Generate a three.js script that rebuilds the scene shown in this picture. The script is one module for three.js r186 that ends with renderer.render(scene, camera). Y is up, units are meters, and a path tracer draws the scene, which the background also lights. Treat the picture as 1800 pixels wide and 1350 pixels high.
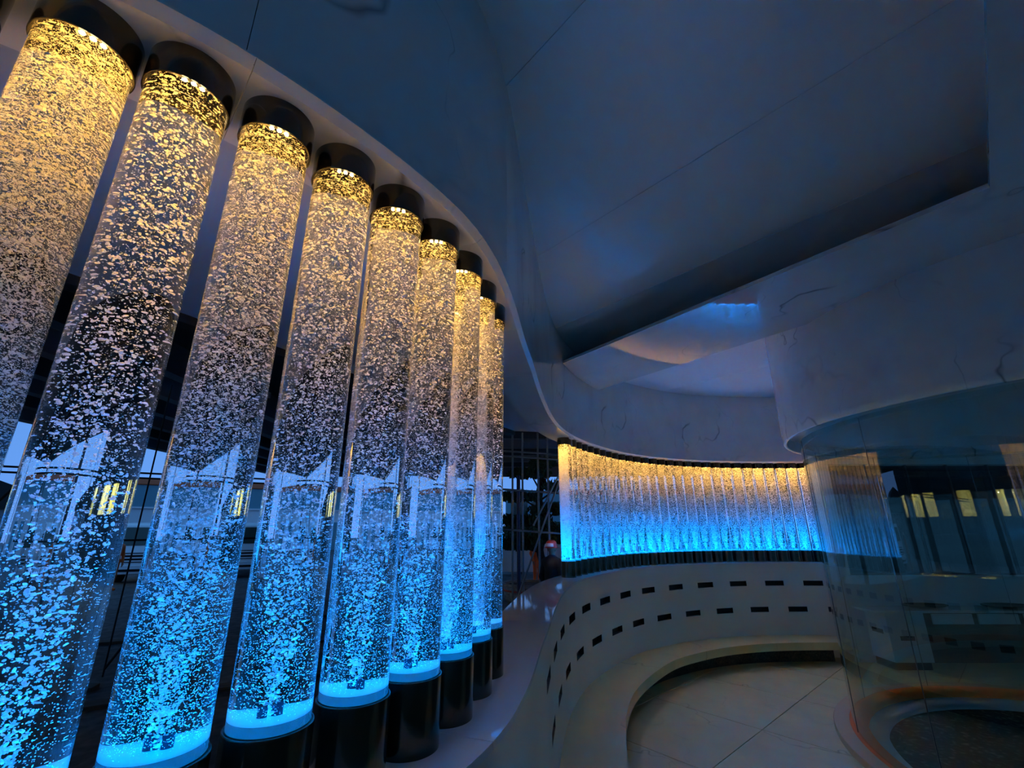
import * as THREE from 'three';
import { mergeGeometries } from 'three/addons/utils/BufferGeometryUtils.js';
import { RoundedBoxGeometry } from 'three/addons/geometries/RoundedBoxGeometry.js';
import { MarchingCubes } from 'three/addons/objects/MarchingCubes.js';
import { RectAreaLightUniformsLib } from 'three/addons/lights/RectAreaLightUniformsLib.js';

// ------------------------------------------------------------------ camera, sky, exposure
const scene = new THREE.Scene();
const EYE = 2.85;                                   // the lounge floor is y = 0
const camera = new THREE.PerspectiveCamera(81.02, 4 / 3, 0.05, 300);
camera.position.set(0, EYE, 0);
camera.rotation.set(THREE.MathUtils.degToRad(17.5), 0, 0);
const renderer = new THREE.WebGLRenderer({ antialias: true });
renderer.toneMapping = THREE.LinearToneMapping;
renderer.toneMappingExposure = 1.5;
renderer.shadowMap.enabled = true;
RectAreaLightUniformsLib.init();

let seed = 7;
function rnd() { seed = (seed + 0x6d2b79f5) | 0; let t = Math.imul(seed ^ (seed >>> 15), 1 | seed); t = (t + Math.imul(t ^ (t >>> 7), 61 | t)) ^ t; return ((t ^ (t >>> 14)) >>> 0) / 4294967296; }
const rr = (a, b) => a + (b - a) * rnd();
function vnoise(x, y, s = 0) {                      // value noise
  const h = (i, j) => { let n = Math.imul(i, 374761393) ^ Math.imul(j, 668265263) ^ Math.imul(s + 11, 2147483647); n = Math.imul(n ^ (n >>> 13), 1274126177); return ((n ^ (n >>> 16)) >>> 0) / 4294967296; };
  const i = Math.floor(x), j = Math.floor(y), f = x - i, g = y - j, u = f * f * (3 - 2 * f), v = g * g * (3 - 2 * g);
  return (h(i, j) * (1 - u) + h(i + 1, j) * u) * (1 - v) + (h(i, j + 1) * (1 - u) + h(i + 1, j + 1) * u) * v;
}
const fbm = (x, y, o = 5, s = 0) => { let a = 0.5, r = 0; for (let k = 0; k < o; k++) { r += a * vnoise(x, y, s + k); x = x * 2.03 + 7.1; y = y * 2.03 - 3.7; a *= 0.5; } return r; };

{ // dusk sky: deep blue overhead, paler to the horizon, faint cloud
  const W = 256, H = 128, d = new Float32Array(W * H * 4);
  for (let j = 0; j < H; j++) for (let i = 0; i < W; i++) {
    const e = Math.max(0, (j + 0.5) / H * 2 - 1), k = Math.pow(1 - e, 2.2), a = i / W * Math.PI * 2, c = 0.92 + 0.16 * fbm(Math.cos(a) * 3 + 9, e * 9 + Math.sin(a) * 3 + 9, 4, 3);
    const o = (j * W + i) * 4;
    d[o] = (0.04 + 0.055 * k) * c; d[o + 1] = (0.18 + 0.06 * k) * c; d[o + 2] = (0.44 + 0.18 * k) * c; d[o + 3] = 1;
  }
  const t = new THREE.DataTexture(d, W, H, THREE.RGBAFormat, THREE.FloatType);
  t.mapping = THREE.EquirectangularReflectionMapping; t.magFilter = THREE.LinearFilter; t.needsUpdate = true;
  scene.background = t; scene.environment = t;
}

// ------------------------------------------------------------------ helpers
const names = new Map();
function numbered(n) { const k = names.get(n) ?? 0; names.set(n, k + 1); return k ? `${n}_${String(k).padStart(3, '0')}` : n; }
function shade(o) { o.traverse?.((m) => { if (m.isMesh) { m.castShadow = true; m.receiveShadow = true; } }); return o; }
function mesh(name, geo, mat, parent) { const m = new THREE.Mesh(Array.isArray(geo) ? merge(geo) : geo, mat); m.name = parent ? name : numbered(name); m.castShadow = m.receiveShadow = true; (parent || scene).add(m); return m; }
function group(name, pos = [0, 0, 0], turn = 0) { const g = new THREE.Group(); g.name = numbered(name); g.position.set(...pos); g.rotation.y = turn; scene.add(g); return g; }
function tag(o, label, category, grp, kind) { o.userData.label = label; o.userData.category = category; if (grp) o.userData.group = grp; if (kind) o.userData.kind = kind; return o; }
function struct(o, label, category = 'structure') { o.userData.kind = 'structure'; o.userData.label = label; o.userData.category = category; return o; }
function merge(list) { const l = list.map((g) => { const q = g.index ? g.toNonIndexed() : g; for (const k of Object.keys(q.attributes)) if (!['position', 'normal', 'uv'].includes(k)) q.deleteAttribute(k); if (!q.attributes.uv) q.setAttribute('uv', new THREE.BufferAttribute(new Float32Array(q.attributes.position.count * 2), 2)); return q; }); return mergeGeometries(l); }
const P3 = (x, y, zf) => new THREE.Vector3(x, y, -zf);       // zf: metres ahead of the camera
function box(w, h, d, x = 0, y = 0, z = 0, r = 0) { const g = r ? new RoundedBoxGeometry(w, h, d, 2, r) : new THREE.BoxGeometry(w, h, d); return g.translate(x, y, z); }
function bar(a, b, r, seg = 8, r2 = r) { const v = b.clone().sub(a), g = new THREE.CylinderGeometry(r2, r, v.length(), seg); g.applyQuaternion(new THREE.Quaternion().setFromUnitVectors(new THREE.Vector3(0, 1, 0), v.clone().normalize())); const m = a.clone().add(b).multiplyScalar(0.5); return g.translate(m.x, m.y, m.z); }
function lathe(pts, seg = 48) { return new THREE.LatheGeometry(pts.map(([r, y]) => new THREE.Vector2(r, y)), seg); }

// ------------------------------------------------------------------ materials
function texture(n, fn, srgb = true) {
  const d = new Uint8Array(n * n * 4);
  for (let j = 0; j < n; j++) for (let i = 0; i < n; i++) { const c = fn(i / n, j / n), o = (j * n + i) * 4; for (let k = 0; k < 3; k++) d[o + k] = Math.max(0, Math.min(255, Math.round((c.length ? c[k] : c) * 255))); d[o + 3] = 255; }
  const t = new THREE.DataTexture(d, n, n); t.magFilter = THREE.LinearFilter; t.wrapS = t.wrapT = THREE.RepeatWrapping; if (srgb) t.colorSpace = THREE.SRGBColorSpace; t.needsUpdate = true; return t;
}
function marbleTex(base, vein, strength, s) {
  return texture(768, (u, v) => {
    const x = u * 3, y = v * 3, wx = fbm(x * 1.3 + 3, y * 1.3, 4, s) - 0.5, wy = fbm(x * 1.3, y * 1.3 + 8, 4, s + 5) - 0.5;
    const line = (t, w) => Math.pow(Math.max(0, 1 - Math.abs(t - Math.floor(t) - 0.5) / w), 1.6);
    let k = line(x * 0.42 + y * 0.26 + wx * 0.9 + 0.1, 0.012 + 0.02 * fbm(x * 3, y * 3, 2, s + 6)) * Math.max(0, 2.2 * fbm(x * 1.3, y * 1.3, 3, s + 2) - 0.75)
      + 0.7 * line(x * 0.9 - y * 0.35 + wy * 1.5, 0.014) * Math.max(0, 2.4 * fbm(x * 1.7 + 5, y * 1.7, 3, s + 4) - 1.0)
      + 0.25 * line(x * 0.3 + y * 0.5 + wx * 1.4 + 0.3, 0.07) * Math.max(0, 2 * fbm(x * 1.1, y * 1.1 + 4, 3, s + 8) - 0.8);
    const e = Math.min(u, 1 - u, v, 1 - v), rim = Math.min(1, e / 0.07);     // fades out at the border so that repeats join
    k = Math.min(1, k * strength * rim);
    const cl = (fbm(x * 2.5, y * 2.5, 5, s + 31) - 0.48) * 0.1 * rim;
    return base.map((c, i) => c * (1 + cl) * (1 - k) + vein[i] * k);
  });
}
const scaled = (t, m) => { const q = t.clone(); q.repeat.set(1 / m, 1 / m); q.needsUpdate = true; return q; };
const TM = marbleTex([0.86, 0.87, 0.87], [0.36, 0.38, 0.41], 1.15, 1), TF = marbleTex([0.86, 0.77, 0.55], [0.48, 0.36, 0.2], 0.85, 40);
const TN = texture(256, (u, v) => { const k = 0.62 + 0.5 * (fbm(u * 40, v * 40, 4, 60) - 0.5) + 0.3 * (fbm(u * 6, v * 6, 3, 70) - 0.5); return [k, k, k]; });
const TG = texture(512, (u, v) => { const k = Math.pow(vnoise(u * 170, v * 170, 80), 3) * 0.9 + 0.22 * fbm(u * 60, v * 60, 3, 81); return [k, k * 0.96, k * 0.9]; });
const std = (o) => new THREE.MeshStandardMaterial(o), phy = (o) => new THREE.MeshPhysicalMaterial(o);
const M = {
  marble: phy({ map: scaled(TM, 3.2), roughness: 0.13, specularIntensity: 1, color: 0xffffff }),
  marbleSatin: phy({ map: scaled(TM, 5.2), roughness: 0.22, color: 0xffffff }),
  parapet: phy({ color: 0xe4dcc6, roughness: 0.2 }),
  ledge: phy({ color: 0xd8d8d4, roughness: 0.05 }),
  soffit: phy({ map: scaled(TM, 4), roughness: 0.02, ior: 1.75, color: 0xf4f6f6 }),
  ceiling: phy({ color: 0xeeeeec, roughness: 0.2 }),
  stoneFloor: phy({ map: scaled(TF, 2.6), roughness: 0.38 }),
  grout: std({ color: 0x6a6458, roughness: 0.9 }),
  bench: phy({ map: scaled(TF, 3.4), roughness: 0.34, color: 0xfffaf0 }),
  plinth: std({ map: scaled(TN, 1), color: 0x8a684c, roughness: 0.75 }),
  black: std({ color: 0x040506, roughness: 0.55 }),
  collar: phy({ color: 0x4a4232, metalness: 0.8, roughness: 0.2, clearcoat: 0.6, clearcoatRoughness: 0.08 }),
  water: phy({ color: 0xffffff, transmission: 1, thickness: 0.24, ior: 1.36, roughness: 0 }),
  bubble: phy({ color: 0xffffff, roughness: 0.95, transmission: 0.97, thickness: 0 }),
  plug: phy({ color: 0xf4fbff, roughness: 0.34, transmission: 0.9, thickness: 0 }),
  nozzle: std({ color: 0x1b2b46, roughness: 0.5 }),
  ledWarm: std({ color: 0x221a10, emissive: new THREE.Color(1, 0.72, 0.34), emissiveIntensity: 9 }),
  ledBlue: std({ color: 0x0a1020, emissive: new THREE.Color(0, 0.27, 1), emissiveIntensity: 2 }),
  pane: phy({ color: 0xdcebe4, transmission: 1, thickness: 0, roughness: 0, ior: 2.1 }),
  darkPane: phy({ color: 0x55666c, transmission: 1, thickness: 0, roughness: 0, ior: 1.5 }),
  ring: phy({ color: 0xdcb083, roughness: 0.45 }),
  ringOrange: phy({ color: 0xff7a0c, roughness: 0.5 }),
  ringWhite: std({ color: 0xb8bdc0, roughness: 0.4 }),
  pit: std({ map: scaled(TG, 1.2), color: 0x8a8078, roughness: 0.95 }),
  wall: std({ color: 0x8d979c, roughness: 0.7 }),
  darkWall: std({ map: scaled(TN, 2), color: 0x0e1316, roughness: 0.7 }),
  steel: std({ color: 0x2d3a42, roughness: 0.5, metalness: 0.5 }),
  pipe: std({ color: 0x6c7478, roughness: 0.45, metalness: 0.6 }),
  navy: std({ color: 0x16244a, roughness: 0.5 }),
  asphalt: std({ map: scaled(TN, 4), color: 0x77787c, roughness: 0.9 }),
  canopy: phy({ color: 0xa9b2bb, roughness: 0.3 }),
  roofDark: std({ color: 0x14181c, roughness: 0.8 }),
  roofGrey: std({ color: 0x4c545c, roughness: 0.7 }),
  white: std({ color: 0xd6d8da, roughness: 0.5 }),
  truckWhite: phy({ color: 0xe2e4e6, roughness: 0.3, clearcoat: 0.5 }),
  rubber: std({ color: 0x0c0c0d, roughness: 0.9 }),
  glassDark: phy({ color: 0x39463f, roughness: 0.08, metalness: 0.0 }),
  chrome: std({ color: 0xaab0b4, roughness: 0.2, metalness: 0.9 }),
  amber: std({ color: 0xc2451c, roughness: 0.35 }),
  teal: std({ color: 0x5f8f9a, roughness: 0.6 }),
  orange: std({ color: 0xc8653c, roughness: 0.6 }),
  jacket: std({ color: 0x14161c, roughness: 0.85 }),
  skin: std({ color: 0x8a5c45, roughness: 0.6 }),
  helmetRed: phy({ color: 0xc22a1c, roughness: 0.35, clearcoat: 0.4 }),
  helmetWhite: phy({ color: 0xd8c4b8, roughness: 0.35 }),
  vest: std({ color: 0xe0601a, roughness: 0.7 }),
  trunk: std({ map: scaled(TN, 0.5), color: 0x3a2c20, roughness: 0.95 }),
  needle: std({ color: 0x1d3a24, roughness: 0.9 }),
  stoneWhite: std({ map: scaled(TN, 1), color: 0xc9cbd0, roughness: 0.8 }),
  wood: std({ map: scaled(TN, 0.8), color: 0x6e5a44, roughness: 0.85 }),
  office: std({ color: 0xb8ad84, roughness: 0.8 }),
  tubeLight: std({ color: 0xffffff, emissive: new THREE.Color(1, 0.95, 0.75), emissiveIntensity: 12 }),
};

// ------------------------------------------------------------------ the winding line that the tubes stand on (x, metres ahead)
const LINE = [[-4.2, -0.45], [-3.2, 0.1], [-2.2, 0.55], [-1.62, 0.87], [-1.37, 1.06], [-1.15, 1.22], [-0.94, 1.42], [-0.75, 1.64], [-0.57, 1.88], [-0.42, 2.13], [-0.31, 2.42], [-0.235, 2.74], [-0.18, 3.05], [-0.08, 3.75], [0.04, 4.5], [0.16, 5.3], [0.37, 6.45], [0.6, 7.35], [0.97, 8.29], [1.55, 9.25], [2.37, 10.27], [3.08, 10.83], [4.05, 11.38], [5.23, 11.75], [6.44, 11.87], [7.3, 11.85], [8.2, 11.75]];
const curve = new THREE.CatmullRomCurve3(LINE.map(([x, z]) => new THREE.Vector3(x, 0, -z)), false, 'centripetal');
curve.arcLengthDivisions = 2000;
const LEN = curve.getLength();
function on(s, o = 0) { const u = Math.max(0, Math.min(1, s / LEN)), p = curve.getPointAt(u), t = curve.getTangentAt(u); return new THREE.Vector3(p.x - t.z * o, 0, p.z + t.x * o); }   // o > 0: towards the lounge
const sOf = ([x, z]) => { let b = 0, bd = 1e9; for (let s = 0; s <= LEN; s += 0.01) { const p = curve.getPointAt(s / LEN), d = (p.x - x) ** 2 + (p.z + z) ** 2; if (d < bd) { bd = d; b = s; } } return b; };
// a section [[o, y] ...] swept along the line from s0 to s1; each edge of the section is a smooth strip of its own
function sweep(section, s0, s1, step = 0.12, closed = true) {
  const n = Math.max(2, Math.ceil((s1 - s0) / step)), list = [], m = section.length;
  for (let e = 0; e < (closed ? m : m - 1); e++) {
    const [o0, y0] = section[e], [o1, y1] = section[(e + 1) % m], pos = [], uv = [], idx = [], w = Math.hypot(o1 - o0, y1 - y0);
    for (let i = 0; i <= n; i++) { const s = s0 + (s1 - s0) * i / n, a = on(s, o0), b = on(s, o1); pos.push(a.x, y0, a.z, b.x, y1, b.z); uv.push(s, y0 + o0, s, y0 + o0 + w); if (i < n) { const k = i * 2; idx.push(k, k + 2, k + 1, k + 1, k + 2, k + 3); } }
    const g = new THREE.BufferGeometry(); g.setAttribute('position', new THREE.Float32BufferAttribute(pos, 3)); g.setAttribute('uv', new THREE.Float32BufferAttribute(uv, 2)); g.setIndex(idx); g.computeVertexNormals(); list.push(g);
  }
  if (closed) for (const s of [s0, s1]) {
    const tri = THREE.ShapeUtils.triangulateShape(section.map(([o, y]) => new THREE.Vector2(o, y)), []), pos = [], uv = [], idx = [];
    for (const [o, y] of section) { const p = on(s, o); pos.push(p.x, y, p.z); uv.push(o, y); }
    for (const [a, b, c] of tri) s === s0 ? idx.push(a, b, c) : idx.push(a, c, b);
    const g = new THREE.BufferGeometry(); g.setAttribute('position', new THREE.Float32BufferAttribute(pos, 3)); g.setAttribute('uv', new THREE.Float32BufferAttribute(uv, 2)); g.setIndex(idx); g.computeVertexNormals(); list.push(g);
  }
  return merge(list);
}
// a slab that follows the line between offsets oa and ob, with round holes
function slab(oa, ob, s0, s1, y0, y1, holes = []) {
  const n = Math.max(2, Math.ceil((s1 - s0) / 0.08)), sh = new THREE.Shape(), pts = [];
  for (let i = 0; i <= n; i++) { const p = on(s0 + (s1 - s0) * i / n, oa); pts.push(new THREE.Vector2(p.x, -p.z)); }
  for (let i = n; i >= 0; i--) { const p = on(s0 + (s1 - s0) * i / n, ob); pts.push(new THREE.Vector2(p.x, -p.z)); }
  sh.setFromPoints(pts);
  for (const [x, z, r] of holes) { const h = new THREE.Path(); h.absarc(x, z, r, 0, Math.PI * 2, true); sh.holes.push(h); }
  const g = new THREE.ExtrudeGeometry(sh, { depth: y1 - y0, bevelEnabled: false, curveSegments: 20 });
  return g.rotateX(-Math.PI / 2).translate(0, y0, 0);
}
function plate(points, y0, y1, holes = []) {          // plan polygon [[x, ahead] ...] as a slab
  const sh = new THREE.Shape(points.map(([x, z]) => new THREE.Vector2(x, z)));
  for (const [x, z, r] of holes) { const h = new THREE.Path(); h.absarc(x, z, r, 0, Math.PI * 2, true); sh.holes.push(h); }
  return new THREE.ExtrudeGeometry(sh, { depth: y1 - y0, bevelEnabled: false, curveSegments: 64 }).rotateX(-Math.PI / 2).translate(0, y0, 0);
}

// heights
const LEDGE = 2.015, RIM = 2.268, TOP = 4.27, SOFFIT = 4.40, BEAM = 5.65, CEIL = 6.15, DRUM = 4.2, YARD = 0.75;
const DC = [7.8, 6.1];                               // centre of the glass drum

// ------------------------------------------------------------------ tube places
const near = [[-1.62, 0.87], [-1.37, 1.06], [-1.15, 1.22], [-0.94, 1.42], [-0.75, 1.64], [-0.57, 1.88], [-0.42, 2.13], [-0.31, 2.42], [-0.235, 2.74], [-0.18, 3.05]];
const far = [];
const sF = sOf([0.97, 8.29]), sEnd = sOf([7.85, 11.82]);
for (let s = sF; s <= sEnd; s += 0.287) { const p = on(s); far.push([p.x, -p.z]); }
const tubes = [...near, ...far], HOLE = 0.122;
const tubeS = tubes.map(sOf);

// ------------------------------------------------------------------ structure: parapet, ledge, fascia, soffit
const S0 = 0.02, S1 = LEN - 0.02;
const joints = [S0]; for (let s = 1.25; s < S1 - 0.6; s += 1.19) { let q = s; for (const t of tubeS) if (Math.abs(t - q) < 0.14) q = t + 0.1455; joints.push(q); } joints.push(S1);
const holesIn = (a, b, r) => tubes.filter((_, i) => tubeS[i] > a && tubeS[i] < b).map(([x, z]) => [x, z, r]);
{
  // lounge-side face with two staggered rows of vent slots, each a real recess
  const wall = new THREE.Group(); wall.name = 'wall_parapet'; scene.add(wall);
  struct(wall, 'winding white stone parapet wall with two staggered rows of dark vent slots', 'wall');
  const rows = [[1.495, 1.605, 0], [0.935, 1.045, 0.475]], inner = 0.27, list = [];
  const first = sOf([0.2, 4.4]) + 0.22, slotW = 0.46, pitch = 0.95, strips = [[0, rows[1][0]], [rows[1][1], rows[0][0]], [rows[0][1], LEDGE - 0.03]];
  for (const [a, b] of strips) list.push(sweep([[inner, b], [inner, a]], S0, S1, 0.1, false));
  const slots = [];
  for (const [y0, y1, shift] of rows) {
    let s = S0;
    for (let c = first + shift; c < S1 - 0.3; c += pitch) {
      const a = c - slotW / 2, b = c + slotW / 2;
      list.push(sweep([[inner, y1], [inner, y0]], s, a, 0.1, false)); s = b;
      slots.push(sweep([[inner, y1], [inner - 0.09, y1], [inner - 0.09, y0], [inner, y0]], a, b, 0.12, false));
      for (const e of [a, b]) { const p = on(e, inner), q = on(e, inner - 0.09), g = new THREE.BufferGeometry(); g.setAttribute('position', new THREE.Float32BufferAttribute([p.x, y0, p.z, q.x, y0, q.z, q.x, y1, q.z, p.x, y0, p.z, q.x, y1, q.z, p.x, y1, p.z], 3)); g.computeVertexNormals(); slots[slots.length - 1] = merge([slots[slots.length - 1], g]); }
    }
    list.push(sweep([[inner, y1], [inner, y0]], s, S1, 0.1, false));
  }
  list.push(sweep([[-0.10 - 0.10, 0], [-0.20, LEDGE - 0.03]], S0, S1, 0.15, false));
  mesh('wall_face', list, M.parapet, wall);
  for (const g of slots) mesh('vent_slot', g, M.black, wall);
  const ledge = new THREE.Group(); ledge.name = 'trim_1'; scene.add(ledge);
  struct(ledge, 'polished white marble ledge slabs capping the winding parapet', 'trim');
  for (let i = 0; i + 1 < joints.length; i++) mesh('ledge_slab', slab(0.30, -0.22, joints[i] + 0.0015, joints[i + 1] - 0.0015, LEDGE - 0.03, LEDGE, holesIn(joints[i], joints[i + 1], HOLE)), M.ledge, ledge);
}
{
  const f = new THREE.Group(); f.name = 'wall_fascia'; scene.add(f);
  struct(f, 'dark blue lit marble fascia hanging from the ceiling along the winding tube line', 'wall');
  const cut = [S0, 1.9, 3.6, 5.3, 7.0, 8.6, 10.4, 12.1, 13.9, 15.7, S1].filter((s) => s <= S1);
  for (let i = 0; i + 1 < cut.length; i++) {
    mesh('fascia_panel', sweep([[0.20, SOFFIT + 0.034], [0.20, CEIL], [0.165, CEIL], [0.165, SOFFIT + 0.034]].reverse(), cut[i] + 0.0012, cut[i + 1] - 0.0012, 0.08), M.marble, f);
    if (i) mesh('joint_backing', sweep([[0.164, SOFFIT + 0.04], [0.155, SOFFIT + 0.04], [0.155, CEIL], [0.164, CEIL]], cut[i] - 0.06, cut[i] + 0.06, 0.06), M.roofGrey, f);
    mesh('fascia_back_panel', sweep([[-0.215, SOFFIT + 0.031], [-0.215, CEIL], [-0.25, CEIL], [-0.25, SOFFIT + 0.031]].reverse(), cut[i], cut[i + 1], 0.12), M.marbleSatin, f);
  }
  const so = new THREE.Group(); so.name = 'trim_2'; scene.add(so);
  struct(so, 'pale marble soffit slabs above the tube caps, joined end to end', 'trim');
  for (let i = 0; i + 1 < joints.length; i++) mesh('soffit_slab', slab(0.165, -0.25, joints[i] + 0.0015, joints[i + 1] - 0.0015, SOFFIT, SOFFIT + 0.03, holesIn(joints[i], joints[i + 1], HOLE)), M.marbleSatin, so);
  for (let i = 0; i + 1 < joints.length; i++) mesh('edge_chamfer', sweep([[0.165, SOFFIT], [0.165, SOFFIT + 0.034], [0.204, SOFFIT + 0.034], [0.204, SOFFIT + 0.028]], joints[i] + 0.0015, joints[i + 1] - 0.0015, 0.08), M.marbleSatin, so);
  const b = mesh('ceiling_bracket', [box(0.05, 0.045, 0.12, 0, -0.02, 0, 0.006), bar(new THREE.Vector3(0.01, -0.04, 0), new THREE.Vector3(0.012, -0.17, 0.01), 0.004, 6)], M.white);
  const p = on(sF - 0.1, 0.17); b.position.set(p.x, SOFFIT, p.z); b.rotation.y = -0.5;
  tag(b, 'small white bracket with a thin wire under the marble soffit', 'bracket');
}

// ------------------------------------------------------------------ ceilings
const dirB = [0.658, -0.753];                        // beam runs this way (x, ahead)
{
  const c = new THREE.Group(); c.name = 'ceiling'; scene.add(c);
  struct(c, 'glossy white ceiling panels with thin joints', 'ceiling');
  // panels are strips along the beam direction, from the fascia to the far walls
  const nrm = [0.753, 0.658], strips = [-6.4, -3.4, -0.2, 1.72, 3.55, 5.33, 7.6, 10.2, 13.2, 18.5];
  const startOf = (k) => { if (k < -3.3) return [-4.3, (k + nrm[0] * 4.3) / nrm[1]]; let a = S0, b = S1; for (let i = 0; i < 40; i++) { const m = (a + b) / 2, p = on(m, 0.1); p.x * nrm[0] - p.z * nrm[1] < k ? a = m : b = m; } const p = on(a, 0.1); return k > 13 ? [(k - nrm[1] * 12.2) / nrm[0], 12.2] : [p.x, -p.z]; };
  const endOf = ([x, z]) => { const t = Math.min((15.1 - x) / dirB[0], (z + 4.8) / -dirB[1]); return [x + dirB[0] * t, z + dirB[1] * t]; };
  for (let i = 0; i + 1 < strips.length; i++) {
    const a = strips[i] + 0.003, b = strips[i + 1] - 0.003, L = [], Q = [], n = 14;
    for (let k = 0; k <= n; k++) { const p = startOf(a + (b - a) * k / n); L.push(p); Q.push(endOf(p)); }
    mesh('ceiling_panel', plate([...L, ...Q.reverse()], CEIL, CEIL + 0.06), M.ceiling, c);
  }
  const roof = mesh('roof_slab', plate([[-5, -6], [16, -6], [16, 14], [-5, 14]], CEIL + 0.061, CEIL + 0.3), M.darkWall, c);
  roof.userData.label = 'roof slab above the ceiling panels';
  const A = [-0.35, 8.40], B = [4.15, 3.21], U = [-3.1, -3.85], far1 = [0.9, 10.33], far2 = [5.3, 4.62];
  // the lowered part is an open shelf: the ceiling runs on above it, out of reach of the light
  const beam = new THREE.Group(); beam.name = 'ceiling_beam'; scene.add(beam);
  struct(beam, 'mirror-polished marble ceiling beam and lowered soffit around the drum', 'ceiling');
  const clip = (() => { // the end of the beam follows the fascia
    const pts = []; for (let s = sOf([0.75, 7.75]) - 0.05; s <= sOf([1.72, 9.5]) + 0.05; s += 0.1) { const p = on(s, 0.21); pts.push([p.x, -p.z]); } return pts; })();
  const soff = plate([...clip, far2, [15, far2[1]], [15, -3.85], U, B], BEAM, BEAM + 0.05);
  mesh('beam_soffit', soff, M.soffit, beam);
  const riser = (a, b, name) => { const d = [b[0] - a[0], b[1] - a[1]], l = Math.hypot(...d), n = [-d[1] / l * 0.03, d[0] / l * 0.03]; return mesh(name, plate([a, b, [b[0] + n[0], b[1] + n[1]], [a[0] + n[0], a[1] + n[1]]], BEAM + 0.05, CEIL), M.marbleSatin, beam); };
  riser(far2, clip[clip.length - 1], 'far_riser');
}
// ------------------------------------------------------------------ glass drum with marble header
{
  const h = new THREE.Group(); h.name = 'wall_drum_header'; scene.add(h); h.position.set(DC[0], 0, -DC[1]);
  struct(h, 'curved marble header drum hanging above the round glass enclosure', 'wall');
  const n = 9;
  for (let i = 0; i < n; i++) {
    const g = lathe([[3.44, CEIL], [3.44, DRUM + 0.02], [3.46, DRUM], [3.49, DRUM], [3.5, DRUM + 0.012], [3.5, CEIL]], 16), a = Math.PI * 2 / n;
    const seg = new THREE.LatheGeometry([[3.44, CEIL], [3.44, DRUM + 0.02], [3.46, DRUM], [3.49, DRUM], [3.5, DRUM + 0.012], [3.5, CEIL]].map(([r, y]) => new THREE.Vector2(r, y)), 16, i * a + 0.0006, a - 0.0012);
    const uv = seg.attributes.uv, pos = seg.attributes.position; for (let k = 0; k < uv.count; k++) uv.setXY(k, Math.atan2(pos.getX(k), pos.getZ(k)) * 3.5, pos.getY(k));
    mesh('header_panel', seg, M.marble, h);
  }
  const c = mesh('drum_ceiling', new THREE.CylinderGeometry(3.44, 3.44, 0.04, 72).translate(0, DRUM + 0.22, 0), M.ceiling, h);
  c.userData.label = 'pale round ceiling inside the drum';
  const d = group('glass_drum', [DC[0], 0, -DC[1]]); tag(d, 'tall round enclosure of clear curved glass panels standing in the floor ring', 'glass wall');
  const gn = 12, a = Math.PI * 2 / gn, start = Math.atan2(-3.23, 0.32);
  for (let i = 0; i < gn; i++) {
    const g = new THREE.CylinderGeometry(3.26, 3.26, DRUM + 0.02 - 0.1, 16, 1, true, start + i * a + 0.0012, a - 0.0024).translate(0, (DRUM + 0.02 - 0.1) / 2 + 0.1, 0);
    mesh('glass_panel', g, M.pane, d);
    const t = start + i * a; mesh('glass_edge', box(0.004, DRUM - 0.1, 0.012, 0, (DRUM - 0.1) / 2 + 0.1, 0).rotateY(t).translate(Math.sin(t) * 3.26, 0, Math.cos(t) * 3.26), M.chrome, d);
  }
  const r = group('floor_ring', [DC[0], 0, -DC[1]]); tag(r, 'low round kerb with a bright orange band around the dark gravel pit', 'kerb');
  mesh('kerb', lathe([[3.3, 0], [3.3, 0.085], [3.31, 0.09], [3.49, 0.09], [3.5, 0.08], [3.5, 0]], 96), M.ring, r);
  mesh('orange_band', lathe([[3.3, 0.075], [3.3, 0.088], [3.08, 0.075], [3.08, -0.12]], 96), M.ringOrange, r);
  mesh('inner_rim', lathe([[3.09, -0.14], [3.09, -0.02], [2.86, -0.05], [2.86, -0.16]], 96), M.ringWhite, r);
  const g = mesh('gravel_bed', new THREE.CircleGeometry(2.88, 72).rotateX(-Math.PI / 2), M.pit); g.position.set(DC[0], -0.13, -DC[1]);
  tag(g, 'dark speckled gravel filling the round pit inside the kerb', 'gravel', undefined, 'stuff');
}
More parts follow.
